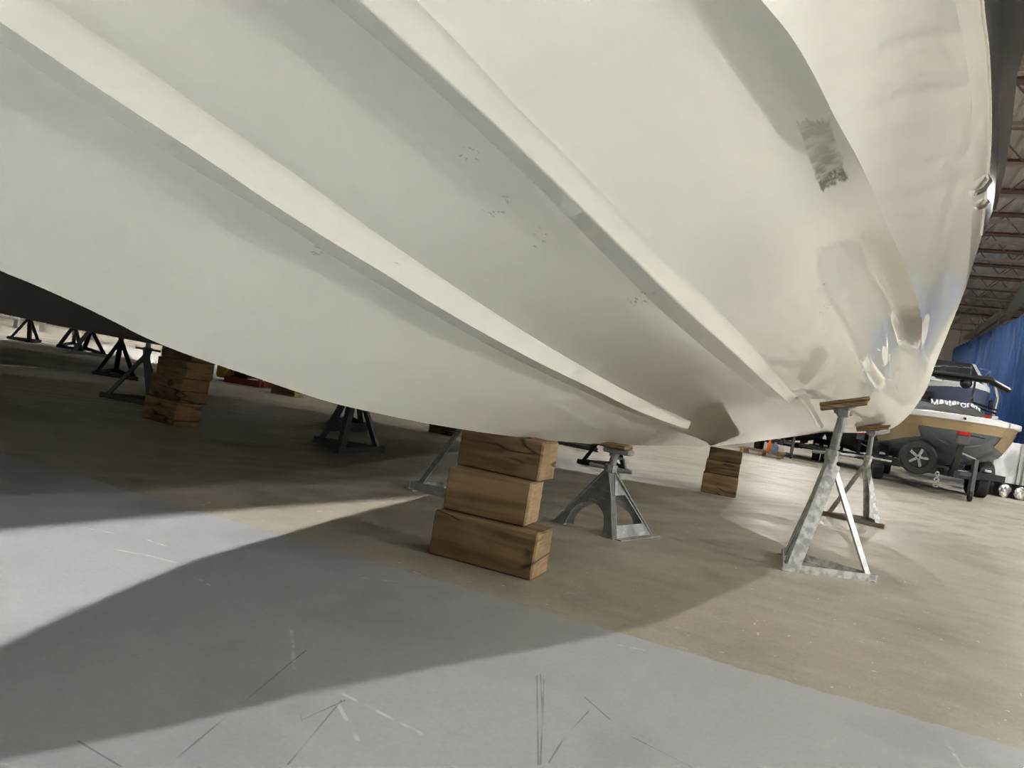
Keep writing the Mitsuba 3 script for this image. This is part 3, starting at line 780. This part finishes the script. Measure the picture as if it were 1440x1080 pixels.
part(pj, 'pad_plate', rbox((.16, .12, .03), (.02, 0, .012), .006, m), GREYSTEEL)
part(pj, 'pad_board', rbox((.20, .17, .026), (-.02, 0, .041), .005, m), PLY)

# ------------------------------------------------------------------ boats on trailers in the lit aisle
def wheel(parent, c, axis, r=.33, w=.22, name='wheel'):
    axis = np.asarray(axis, float)
    prof = [(r * .62, -w / 2), (r * .9, -w / 2), (r * .985, -w * .40), (r, -w * .25), (r, w * .25), (r * .985, w * .40), (r * .9, w / 2), (r * .62, w / 2), (r * .60, w * .3), (r * .60, -w * .3), (r * .62, -w / 2)]
    key = part(parent, name, lathe(prof, c, axis, 32), RUBBER, 30)
    rim = [lathe([(r * .61, -w * .42), (r * .61, w * .44), (r * .56, w * .44), (r * .54, w * .25), (r * .1, w * .22), (0, w * .22)], c, axis, 24)]
    part(key, 'rim', cat(rim), BLACK, 30)
    m, _ = along(c, c + axis)
    sp_ = []
    for k in range(5):
        a = k * 2 * math.pi / 5
        sp_.append(bar(*[(m @ np.array([math.cos(a) * q * r, math.sin(a) * q * r, w * .30, 1]))[:3] for q in (.05, .57)], .05, .03, axis))
    part(key, 'spoke', cat(sp_), GREYSTEEL)
    return key


def trailer_boat(bow, ang, cols, label_b, label_t, cover_label=None, L=6.6, scale=1.0, main=False, cover=True):
    """bow: the stem's place on the floor; ang: heading in plan (radians). Local x runs aft, y to the boat's right as seen from ahead on the left, z up."""
    hx = np.array([math.cos(ang), math.sin(ang), 0]); ax = -hx; ay = np.cross(ax, (0, 0, 1))
    bow = np.array([bow[0], bow[1], 0.0])

    def T(p):
        p = np.asarray(p, float) * scale
        return bow + p[..., :1] * ax + p[..., 1:2] * ay + p[..., 2:3] * np.array([0, 0, 1.0])

    t = thing('trailer_boat', label_b, 'boat')
    xs = np.r_[np.linspace(0, 1.6, 14), np.linspace(1.9, L, 12)]
    f = lambda *q: sp(*q)(xs)
    keel = f((0, .98), (.25, .80), (.8, .62), (1.6, .56), (3, .54), (L, .54))
    yc = f((0, .40), (.25, .62), (.8, .86), (1.6, .98), (3, 1.04), (L, 1.05)); zc = f((0, 1.10), (.3, 1.02), (.9, .92), (2, .85), (L, .80))
    ym_ = f((0, .62), (.25, .82), (.8, 1.02), (1.6, 1.12), (3, 1.17), (L, 1.16)); zm = f((0, 1.28), (.8, 1.25), (2, 1.18), (L, 1.10))
    yg = f((0, .74), (.2, .92), (.8, 1.10), (1.6, 1.18), (3, 1.22), (L, 1.20)); zg = f((0, 1.47), (1, 1.47), (3, 1.42), (L, 1.36))
    o = lambda y, z: np.stack([xs, y, z], -1)
    hull, band, gun = [], [], []
    for sd in (1, -1):
        K, Cn, Mm, G = o(0 * yc, keel), o(sd * yc, zc), o(sd * ym_, zm), o(sd * yg, zg)
        mm = .5 * (K + Cn) + np.array([0, sd * .05, -.03])
        hull.append(grid(T(np.stack([K, mm, Cn, .5 * (Cn + Mm), Mm])), sd < 0))
        band.append(grid(T(np.stack([Mm, G])), sd < 0))
        G1 = G + np.array([-.03, sd * .035, .0]); G2 = G1 + np.array([0, 0, .085]); G3 = G2 + np.array([.06, -sd * .16, .03])
        gun.append(grid(T(np.stack([G - [0, sd * .01, .015], G1, G2, G3])), sd < 0))
    # the blunt front between the two sides
    fy = np.linspace(-1, 1, 9)
    def front(y0, z0, bulge):
        return np.stack([-bulge * (1 - fy ** 2), fy * y0, np.full(9, z0)], -1)
    fr = [np.stack([np.zeros(9) + .03, 0 * fy, np.full(9, .97)], -1), front(.40, 1.10, .10), front(.62, 1.28, .15)]
    hull.append(grid(T(np.stack(fr))))
    band.append(grid(T(np.stack([front(.62, 1.28, .15), front(.74, 1.47, .19)]))))
    g0 = front(.74, 1.455, .19); g1 = front(.775, 1.47, .24); g2 = g1 + [0, 0, .085]; g3 = front(.62, 1.59, .10)
    gun.append(grid(T(np.stack([g0, g1, g2, g3]))))
    hull.append(grid(T(np.stack([np.stack([np.full(5, L), np.array([-1.16, -1.05, 0, 1.05, 1.16]), np.array([1.1, .8, .54, .8, 1.1])], -1), np.stack([np.full(5, L), np.array([-1.2, -.6, 0, .6, 1.2]), np.full(5, 1.36)], -1)]))))
    part(t, 'hull', cat(hull), cols[0], 30)
    part(t, 'hull_band', cat(band), cols[1], 30)
    part(t, 'gunwale', cat(gun), cols[2], 30)
    if main:                                              # angular tan and white panels on the flared sides, dark fittings on the gunwale
        for sd in (1, -1):
            def on_side(x, k, off):                       # k: 0 at the gunwale, 1 at the band's foot, 2 at the chine
                i = [np.interp(x, xs, c) for c in (yg, ym_, yc, zg, zm, zc)]
                y = np.interp(k, (0, 1, 2), i[:3]); z = np.interp(k, (0, 1, 2), i[3:])
                return np.array([x, sd * (y + off), z - off * .3])
            u_ = np.linspace(0, 1, 24)
            pan = lambda x0, x1, x2, x3, k0, k1, off: grid(T(np.stack([[on_side(x0 + (x1 - x0) * t + (x2 - x0) * 0, k0, off) for t in u_], [on_side(x2 + (x3 - x2) * t, .5 * (k0 + k1), off) for t in u_], [on_side(x2 * 2 - x0 + (x3 * 2 - x1 - x2 * 2 + x0) * t, k1, off) for t in u_]])), sd < 0)
            part(t, 'side_panel', pan(.06, 3.6, .12, 3.3, .9, 1.85, .014), cols[1], 30, label='angular tan side panel')
            part(t, 'white_panel', pan(.9, 3.9, 1.05, 3.7, .35, 1.5, .026), WHITE, 30)
        for y, z, x in ((-.66, 1.52, .10), (0, 1.515, -.255), (.66, 1.52, .10)):
            part(t, 'bow_fitting', tube(T((x - .02, y, z)), T((x + .05, y, z)), .022, 12), BLACK)
    if cover:
        cs = np.linspace(.10, 3.4, 26); cy = np.linspace(-1, 1, 41)
        X, Y = np.meshgrid(cs, cy, indexing='ij')
        half = sp((0, .66), (.3, .84), (.9, 1.02), (1.6, 1.10), (3.5, 1.14))(X)
        crown = sp((0, .05), (.5, .13), (1.2, .22), (2.2, .30), (3.5, .34))(X)
        Z = 1.55 + crown * np.clip(1 - np.abs(Y) ** 2.6, 0, 1) + .09 * (meshkit.fbm(np.stack([X * 2, Y * 5, X * 0], -1), 4, 3) - .5) * (1 - np.abs(Y) ** 6)
        Z += .03 * np.sin(Y * 26 + 3 * X) * np.clip(X / 2.2, 0, 1) * (1 - Y ** 4)
        e = np.stack([X, half * Y, Z], -1)
        e[0, :, 0] -= .12 * (1 - cy ** 2)
        part(t, 'cover', grid(T(e)), cols[3], True, label=cover_label)
        if main:
            tm = meshkit.text_mesh('MasterCraft', .12, .004, True)
            ext = tm.vertices[:, 0].max()
            tv = np.array(tm.vertices)
            tx = (tv[:, 0] - ext / 2)
            # lay the lettering on the rising front of the cover; readable from ahead
            yy = tx + .12
            xx = 1.55 + tv[:, 1] * 1.1
            hh = sp((0, .66), (.3, .84), (.9, 1.02), (1.6, 1.10), (3.5, 1.14))
            from scipy.interpolate import RegularGridInterpolator as RGI
            zi = RGI((cs, cy), Z, bounds_error=False, fill_value=None)
            zz = zi(np.stack([xx, yy / hh(xx)], -1)) + .03 + tv[:, 2] + tv[:, 1] * .75
            part(t, 'lettering', mesh(T(np.stack([xx, yy, zz], -1)), tm.faces), WHITE, label='white script lettering on the dark cover')
            for y, c in ((.42, 'mat_red'), (.54, WHITE)):
                part(t, 'cover_tag', rbox((.02, .10, .06), (0, 0, 0), .004, frame(ax, ay, (0, 0, 1))).apply_translation(T((.12, y, 1.63))), c)
    # trailer
    r = thing('boat_trailer', label_t, 'trailer')
    ft = lambda p0, p1, w, h: bar(T(p0), T(p1), w * scale, h * scale)
    part(r, 'side_beam', ft((.1, -.10, .47), (1.6, -.72, .47), .08, .13), BLACKSTEEL); part(r, 'side_beam', ft((1.6, -.72, .47), (L - .4, -.72, .47), .08, .13), BLACKSTEEL)
    part(r, 'side_beam', ft((.1, .10, .47), (1.6, .72, .47), .08, .13), BLACKSTEEL); part(r, 'side_beam', ft((1.6, .72, .47), (L - .4, .72, .47), .08, .13), BLACKSTEEL)
    part(r, 'tongue', ft((-.35, 0, .47), (.4, 0, .47), .10, .12), BLACKSTEEL)
    for x in (1.3, 2.4, 5.2):
        part(r, 'cross_beam', ft((x, -1.0 if x > 2 else -.6, .42), (x, 1.0 if x > 2 else .6, .42), .08, .10), BLACKSTEEL)
    part(r, 'front_step', ft((1.05, -1.05, .50), (1.05, 1.05, .50), .22, .12), BLACKSTEEL)
    for sd in (-1, 1):
        part(r, 'bunk', ft((2.2, sd * .5, .58), (L - .3, sd * .5, .60), .10, .10), RUBBER)
        for x in (2.75, 3.55):
            wheel(r, T((x, sd * 1.02, .33 / 1)), ay * sd, .33 * scale, .23 * scale)
        th = np.linspace(.02, np.pi - .02, 14)
        fpts = np.stack([3.15 - .85 * np.cos(th), 0 * th, .36 + .46 * np.sin(th) ** .6], -1)
        part(r, 'fender', grid(T(np.stack([fpts + [0, sd * .88, 0], fpts + [0, sd * 1.17, 0], fpts + [0, sd * 1.17, -.05]])), sd < 0), BLACK, 40)
        part(r, 'fender_lamp', rbox((.03, .12, .05), (0, 0, 0), .008, frame(ax, ay, (0, 0, 1))).apply_translation(T((2.27, sd * 1.02, .60))), WHITE)
    wp = part(r, 'winch_post', cat([ft((-.05, 0, .5), (-.30, 0, 1.05), .09, .10), ft((.35, 0, .5), (-.28, 0, .98), .05, .06)]), BLACKSTEEL)
    part(wp, 'winch', rbox((.16, .20, .20), (0, 0, 0), .02, frame(ax, ay, (0, 0, 1))).apply_translation(T((-.34, 0, 1.12))), DARKSTEEL)
    part(wp, 'winch_cap', rbox((.17, .19, .06), (0, 0, 0), .01, frame(ax, ay, (0, 0, 1))).apply_translation(T((-.37, 0, 1.23))), 'mat_red', label='red cap plate on the winch')
    part(wp, 'crank', tube(T((-.36, .08, 1.22)), T((-.36, .34, 1.20)), .012, 8), BLACKSTEEL)
    jk = part(r, 'tongue_jack', cat([ft((.08, .34, .12), (.08, .34, .80), .08, .08), ft((.08, .02, .5), (.08, .36, .5), .06, .08)]), DARKSTEEL)
    wheel(jk, T((.08, .34, .105)), ay, .105 * scale, .06 * scale, 'jack_wheel')
    part(jk, 'jack_arm', ft((.08, .34, .80), (.02, .02, .90), .03, .03), GREYSTEEL)
    if main:
        wheel(r, T((.20, -.60, .66)), hx * 1.0 - ay * .45 * 0 + np.array([0, 0, 0]), .33, .22, 'spare_wheel')
        for y in (-.50, .30):
            part(r, 'sticker', rbox((.012, .22, .08), (0, 0, 0), .003, frame(ax, ay, (0, 0, 1))).apply_translation(T((.92, y, .50))), WHITE)
        part(r, 'safety_chain', cat([trimesh.creation.torus(.035, .011, 12, 6).apply_transform(trimesh.transformations.rotation_matrix(k * 1.4, (0, 0, 1)) @ trimesh.transformations.rotation_matrix(1.57, (1, 0, 0))).apply_translation(T((-.15, -.28, .42 - .055 * k))) for k in range(5)]), CHROME, True)
    return t, T, ax, ay


diffuse('red', (.45, .03, .025))
SLATE = rough('slate_gelcoat', (.10, .125, .135), .08)
TAN = rough('tan_gelcoat', (.36, .27, .145), .12)
COVER = rough('cover_cloth', (.045, .044, .044), .55)
COVERW = rough('white_cover', (.62, .60, .55), .5)
DARKCLOTH = rough('black_cover', (.03, .03, .032), .5)
HEAD = ANG + math.pi + math.radians(3)
bow_m = at_depth(1343, 650, 13.95)
tb, T, ax, ay = trailer_boat(bow_m, HEAD, (SLATE, TAN, WHITE, COVER), 'slate and tan wake boat with a dark lettered bow cover beside the blue curtain',
                             'black boat trailer with a spare wheel under the slate and tan wake boat', 'dark cloth bow cover', main=True)
# tow tower over the covered boat: a black folded canopy bar on struts
tp = lambda *p: T(np.array(p, float))
tw = part(tb, 'tower', cat([path_tube([tp(3.4, -1.15, 1.5), tp(3.0, -1.12, 2.25), tp(2.7, -.95, 2.52)], .035), path_tube([tp(3.4, 1.15, 1.5), tp(3.0, 1.12, 2.25), tp(2.7, .95, 2.52)], .035)]), CHROME, 40, label='chrome struts of the tow tower')
part(tw, 'canopy', cat([rbox((.34, 2.0, .13), (0, 0, 0), .05, frame(ax, ay, (0, 0, 1))).apply_translation(tp(2.7, -.05, 2.56)), rbox((.30, .45, .11), (0, 0, 0), .04, frame(ax, ay * .9 + np.array([0, 0, -.43]), np.array([0, 0, .9]) + ay * .43)).apply_translation(tp(2.7, 1.06, 2.46))]), BLACK, 30, label='black folded canopy on the tow tower')
part(tw, 'speaker', trimesh.creation.icosphere(2, .12).apply_translation(tp(2.65, .42, 2.42)), BLACK, True)
part(tw, 'board_rack', cat([bar(tp(3.1 - .0 * k, .70 + .0 * k, 2.05 - .075 * k), tp(2.55, 1.05, 1.92 - .075 * k), .03, .04) for k in range(5)]), BLACK)
# two boats on trailers farther back
b2 = at_depth(1206, 640, 19.5)
trailer_boat(b2, ANG + math.pi, (BLACK, BLACK, COVERW, COVERW), 'black trailered boat with a pale bow cover, left of the slate and tan wake boat', 'black trailer under the boat with the pale bow cover', 'pale bow cover', scale=.82)
b3 = at_depth(1098, 632, 20.5)
trailer_boat(b3, ANG + math.pi, (DARKSTEEL, DARKSTEEL, BLACK, DARKCLOTH), 'dark grey covered boat on a trailer, farthest left of the trailered row', 'black trailer under the dark grey covered boat', 'black cover', scale=.82)

# big blue-grey cabin boat behind the wake boat
CABIN = rough('blue_grey_gelcoat', (.10, .125, .19), .07)
cb = thing('cabin_cruiser', 'blue-grey cabin boat with an oval dark porthole behind the wake boat', 'boat')
B0 = W(19.9, 4.15, 0); hd = np.array([*(AX * math.cos(.10) - AV * math.sin(.10)), 0.0]); hs = np.cross((0, 0, 1), hd)


def CT(p):
    p = np.asarray(p, float)
    return B0 + p[..., :1] * hd + p[..., 1:2] * hs + p[..., 2:3] * np.array([0, 0, 1.0])


xs = np.linspace(0, 7, 24)
f = lambda *q: sp(*q)(xs)
sec = [(0 * xs, f((0, 1.5), (.8, .9), (2, .65), (7, .6))), (f((0, .02), (1, .42), (3, .85), (7, .98)), f((0, 1.75), (1, 1.35), (3, 1.1), (7, 1.0))), (f((0, .03), (1, .62), (3, .98), (7, 1.05)), f((0, 2.66), (2, 2.68), (7, 2.74))), (f((0, .03), (1, .60), (3, .95), (7, 1.02)), f((0, 2.80), (2, 2.82), (7, 2.88)))]
hb, hr = [], []
for sd in (1, -1):
    pts = [np.stack([xs, sd * y, z], -1) for y, z in sec]
    hb.append(grid(CT(np.stack(pts[:3])), sd < 0)); hr.append(grid(CT(np.stack(pts[2:] + [pts[3] * [1, 0, 1] + [0, 0, .06]])), sd < 0))
part(cb, 'hull', cat(hb), CABIN, 30); part(cb, 'gunwale', cat(hr), WHITE, 20)
cab = Polygon([(1.6, 2.85), (6.8, 2.85), (6.8, 3.5), (5.2, 3.70), (3.4, 3.66)])
part(cb, 'cabin', plate(cab, CT(np.array([0, -.72, 0])), hd, (0, 0, 1), 1.44, -1.44 if np.cross(hd, (0, 0, 1)) @ hs > 0 else -1.44).apply_translation(0 * hs), WHITE)
wsh = np.array([[(1.75, -.60, 2.94), (1.75, .60, 2.94)], [(3.30, -.60, 3.64), (3.30, .60, 3.64)]]) + np.array([-.012, 0, .012])
part(cb, 'windshield', grid(CT(wsh)), GLASS)
for sd in (1, -1):
    ov = Polygon([(1.55 + .28 * math.copysign(abs(math.cos(a)) ** .6, math.cos(a)), 2.38 + .13 * math.copysign(abs(math.sin(a)) ** .7, math.sin(a))) for a in np.linspace(0, 2 * np.pi, 28)[:-1]])
    yy = sd * .80
    dirx = CT(np.array([2.0, sd * .84, 0])) - CT(np.array([1.1, sd * .66, 0])); dirx /= np.linalg.norm(dirx)
    part(cb, 'porthole', plate(ov, CT(np.array([0, sd * .50, 0])) - 0 * hs, dirx, (0, 0, 1), .06, -.03), BLACK)
    win = Polygon([(2.15, 3.0), (6.6, 3.0), (6.6, 3.48), (5.2, 3.64), (3.45, 3.62)])
    part(cb, 'cabin_window', plate(win, CT(np.array([0, sd * .73, 0])), hd, (0, 0, 1), .02, -.01), GLASS)
part(cb, 'bow_rail', cat([path_tube(CT(np.array([(.1, -.1, 3.2), (1, -.55, 3.25), (3, -.9, 3.3)])), .015, 8), path_tube(CT(np.array([(.1, .1, 3.2), (1, .55, 3.25), (3, .9, 3.3)])), .015, 8)] + [tube(CT(np.array([x, y, 2.8])), CT(np.array([x, y, 3.25])), .012, 6) for x, y in ((.15, .1), (1, .55), (1, -.55), (2, .75), (2, -.75))]), CHROME, 40)

# blue curtain on a cable with hanging rods
za = 5.6
pA, pB = [np.array([0, 0, CAM_H]) + (za - CAM_H) / ray(*q)[2] * ray(*q) for q in ((1440, 445), (1345, 490))]
dC = (pB - pA); dC[2] = 0; lenC = np.linalg.norm(dC); dC /= lenC
nC = np.cross((0, 0, 1), dC)
ku = np.arange(-4.5, lenC + .4, .035)
kz = np.linspace(0.02, za, 12)
Uu, Zz = np.meshgrid(ku, kz, indexing='ij')
fold = .09 * np.sin(Uu * 2 * np.pi / .62 + .8 * np.sin(Uu * 1.7)) + .05 * np.sin(Uu * 2 * np.pi / .27 + Zz * .1) + .03 * (meshkit.fbm(np.stack([Uu * 2, Zz * .5, Zz * 0], -1), 3, 5) - .5)
base = np.array([pA[0], pA[1], 0])
CP = base + Uu[..., None] * dC + fold[..., None] * nC + Zz[..., None] * np.array([0, 0, 1.0])
BLUE = rough('blue_curtain', mikit.proc(lambda p, n, uv: MX((.022, .095, .34), (.04, .14, .44), FB(p.x * 2, p.y * 2, p.z * .7, 3))), .30)
ct = thing('blue_curtain', 'tall royal blue vinyl curtain hanging in folds from a cable at the right edge', 'curtain')
part(ct, 'cloth', grid(CP), BLUE, True)
part(ct, 'cable', tube(base + dC * -4.5 + [0, 0, za + .03], base + dC * (lenC + .4) + [0, 0, za + .03], .02, 8), GREYSTEEL)
for k in np.arange(-4.2, lenC, .9):
    part(ct, 'hook', tube(base + dC * k + [0, 0, za - .03], base + dC * k + [0, 0, za + .10], .018, 6), ALU)
for k in np.arange(-3.2, lenC, 3.2):
    part(ct, 'hanger_rod', tube(base + dC * k + [0, 0, za + .03], base + dC * k + [0, 0, JZ + .1], .018, 6), GREYSTEEL)

# long pale tray below the joists, with its end drop
TRAY = rough('pale_green_steel', (.40, .41, .36), .3)
tr = thing('cable_tray', 'pale double steel tray running below the roof joists above the curtain', 'cable tray')
g = lambda px, py, z: np.array([0, 0, CAM_H]) + (z - CAM_H) / ray(px, py)[2] * ray(px, py)
for (a, b) in (((1343, 487), (1413, 437)), ((1352, 489), (1424, 440))):
    p0, p1 = g(*a, 6.3), g(*b, 6.3)
    part(tr, 'rail', cat([bar(p0, p1, .22, .10)]), TRAY)
p0, p1 = g(1420, 440, 6.3), g(1445, 400, 6.3)
part(tr, 'rail', bar(p0, p1, .30, .16), TRAY)
for k in np.linspace(0, 1, 6):
    q = g(1343, 487, 6.3) * (1 - k) + g(1413, 437, 6.3) * k
    part(tr, 'hanger_rod', tube(q, [q[0], q[1], JZ + .1], .015, 6), GREYSTEEL)

# wrapped crate at the foot of the curtain
WRAP = rough('plastic_wrap', mikit.proc(lambda p, n, uv: MX((.40, .42, .44), (.72, .74, .76), SM(.3, .7, FB(p.x * 6, p.y * 6, p.z * 2.2, 4)))), .08)
FOIL = metal('foil', (.75, .75, .76), .18)
cr = thing('wrapped_crate', 'low crate wrapped in glossy white plastic with metal strips under the blue curtain', 'crate')
o = at_depth(1396, 656, 18.2); o[2] = 0
xw, yw = np.append(AV, 0), np.append(AX, 0)
gx, gz = np.meshgrid(np.linspace(0, 1.05, 40), np.linspace(.36, 1.36, 24), indexing='ij')
def wrap(o_, x_, y_):
    bump = .035 * (meshkit.fbm(np.stack([gx * 3, gz * 3, gx * 0], -1), 4, 9) - .5)
    return grid(o_ + gx[..., None] * x_ + gz[..., None] * np.array([0, 0, 1.0]) + bump[..., None] * y_)
part(cr, 'wrap', cat([wrap(o, xw, -yw), wrap(o, yw, xw), grid(np.stack([np.stack([o + [0, 0, 1.36], o + 1.05 * xw + [0, 0, 1.36]]), np.stack([o + 1.05 * yw + [0, 0, 1.36], o + 1.05 * xw + 1.05 * yw + [0, 0, 1.36]])]))]), WRAP, True)
part(cr, 'metal_strip', rbox((.07, .03, 1.0), (.66, -.035, .86), .006, frame(xw, yw, (0, 0, 1))).apply_translation(o), ALU)
part(cr, 'metal_strip', rbox((.07, .03, 1.0), (.55, -.03, .86), .006, frame(xw, yw, (0, 0, 1))).apply_translation(o), ALU)
sk = [o + xw * x + yw * (.05 + .04 * math.sin(x * 18)) for x in np.linspace(0, 1.05, 40)]
part(cr, 'skirt', grid(np.stack([np.array(sk) + [0, 0, .01], np.array(sk) + [0, 0, .37]])), BLACK, True, label='black skirt below the wrapped panel')
for x in (.30, .62, .95):
    c = trimesh.creation.icosphere(2, .12)
    v = np.array(c.vertices); v *= (1 + .9 * (meshkit.fbm(v * 14 + x * 9, 3, 4) - .5))[:, None]; v *= [1.1, .7, 1.3]; v[:, 2] -= v[:, 2].min()
    c.vertices = v; c.apply_translation(o + xw * x - yw * .14)
    part(cr, 'foil_bundle', c, FOIL, label='crumpled silver foil')

# pallet with a jug and a cone, yellow machine, and what stands far to the left
pl = thing('pallet', 'low dark pallet on the lit floor left of the trailered boats', 'pallet')
o = on_floor(1040, 636); px_, py_ = np.append(AV, 0), np.append(AX, 0)
fm = frame(px_, py_, (0, 0, 1))
for k in range(6):
    part(pl, 'slat', rbox((1.1, .11, .02), (.5, .08 + .19 * k, .13), .003, fm).apply_translation(o), 'mat_timber3')
for k in range(3):
    part(pl, 'runner', rbox((.10, 1.1, .12), (.05 + .45 * k, .55, .06), .004, fm).apply_translation(o), 'mat_timber2')
single('orange_bottle', 'small orange bottle standing on the pallet', 'bottle', lathe([(0, 0), (.05, 0), (.055, .02), (.05, .20), (.025, .27), (.025, .33), (0, .33)], o + px_ * .66 + py_ * .3 + [0, 0, .14], (0, 0, 1), 16), rough('orange', (.75, .16, .03), .2), 35)
single('blue_jug', 'blue-grey jug on the pallet beside the orange bottle', 'jug', lathe([(0, 0), (.08, 0), (.085, .03), (.08, .18), (.035, .24), (.035, .27), (0, .27)], o + px_ * .82 + py_ * .1 + [0, 0, .14], (0, 0, 1), 16), rough('blue_grey', (.12, .17, .24), .25), 35)
ye = thing('yellow_machine', 'yellow machine with a dark red base frame far off under the hull at the left', 'machine')
YEL = rough('yellow_paint', (.62, .46, .05), .2); DRED = rough('dark_red_paint', (.16, .03, .02), .3)
o = on_floor(283, 532); o = o + np.array([0, .15, 0])
part(ye, 'drum', lathe([(0, 0), (.26, 0), (.28, .05), (.28, 1.2), (.2, 1.35), (0, 1.35)], o + [.28, .5, .05], (0, 0, 1)), YEL, 35)
part(ye, 'base_frame', cat([bar(o + [.38, 0, .06], o + [1.02, -.10, .06], .10, .10), bar(o + [.38, 0, .06], o + [.38, .8, .06], .10, .10), bar(o + [1.02, -.1, .06], o + [1.02, .8, .06], .10, .10), bar(o + [1.0, -.1, .06], o + [.90, .1, .9], .07, .07), bar(o + [.36, 0, .1], o + [.60, .1, .6], .05, .05)]), DRED)
part(ye, 'tank', rbox((.26, .4, .34), (.80, .25, .30), .04).apply_translation(o), rough('ochre', (.42, .22, .05), .25))
part(ye, 'motor', rbox((.28, .4, .8), (.56, .35, .5), .05).apply_translation(o), BLACK)
part(ye, 'canister', lathe([(0, 0), (.2, 0), (.2, .8), (0, .8)], o + [1.42, .3, 0.0], (0, 0, 1)), YEL, 35)

# covered boats standing far away beyond the lit floor at the left
FARB = rough('far_dark_hull', (.03, .03, .032), .25)
for k, (pxl, name) in enumerate(((-60, 'dark boat hull far beyond the lit floor, at the left edge'), (40, 'dark boat hull far beyond the lit floor, second from the left edge'), (150, 'dark boat hull far beyond the lit floor, third from the left edge'))):
    c = at_depth(pxl, 460 + 16 * k, 23.5); c[2] = 0
    t_ = thing('far_boat', name, 'boat')
    xs = np.linspace(-.95, .95, 14)
    d1 = np.append(AV, 0)
    rows = []
    for z, w in ((.30, .0), (.48, .55), (.75, .9), (1.6, 1.05)):
        rows.append(np.stack([c + d1 * (x * 1.05) + np.append(AX, 0) * (w * (1 - (abs(x) / 1.05) ** 3)) * -1.0 + [0, 0, z + .06 * abs(x)] for x in xs]))
    part(t_, 'hull', cat([grid(np.stack(rows)), grid(np.stack([rows[0], rows[-1] * 1.0 + np.append(AX, 0) * 1.0]))]), FARB, 40)
    for x in (-.55, .45):
        part(t_, 'fender', trimesh.creation.icosphere(2, .16).apply_transform(np.diag([1, 1, 1.2, 1])).apply_translation(c + d1 * x + np.append(AX, 0) * -.8 + [0, 0, .42]), WHITE, True, label='pale round fender')
        part(t_, 'support', bar(c + d1 * x * 1.3, c + d1 * x * 1.3 + [0, 0, .5], .12, .12), WHITE)
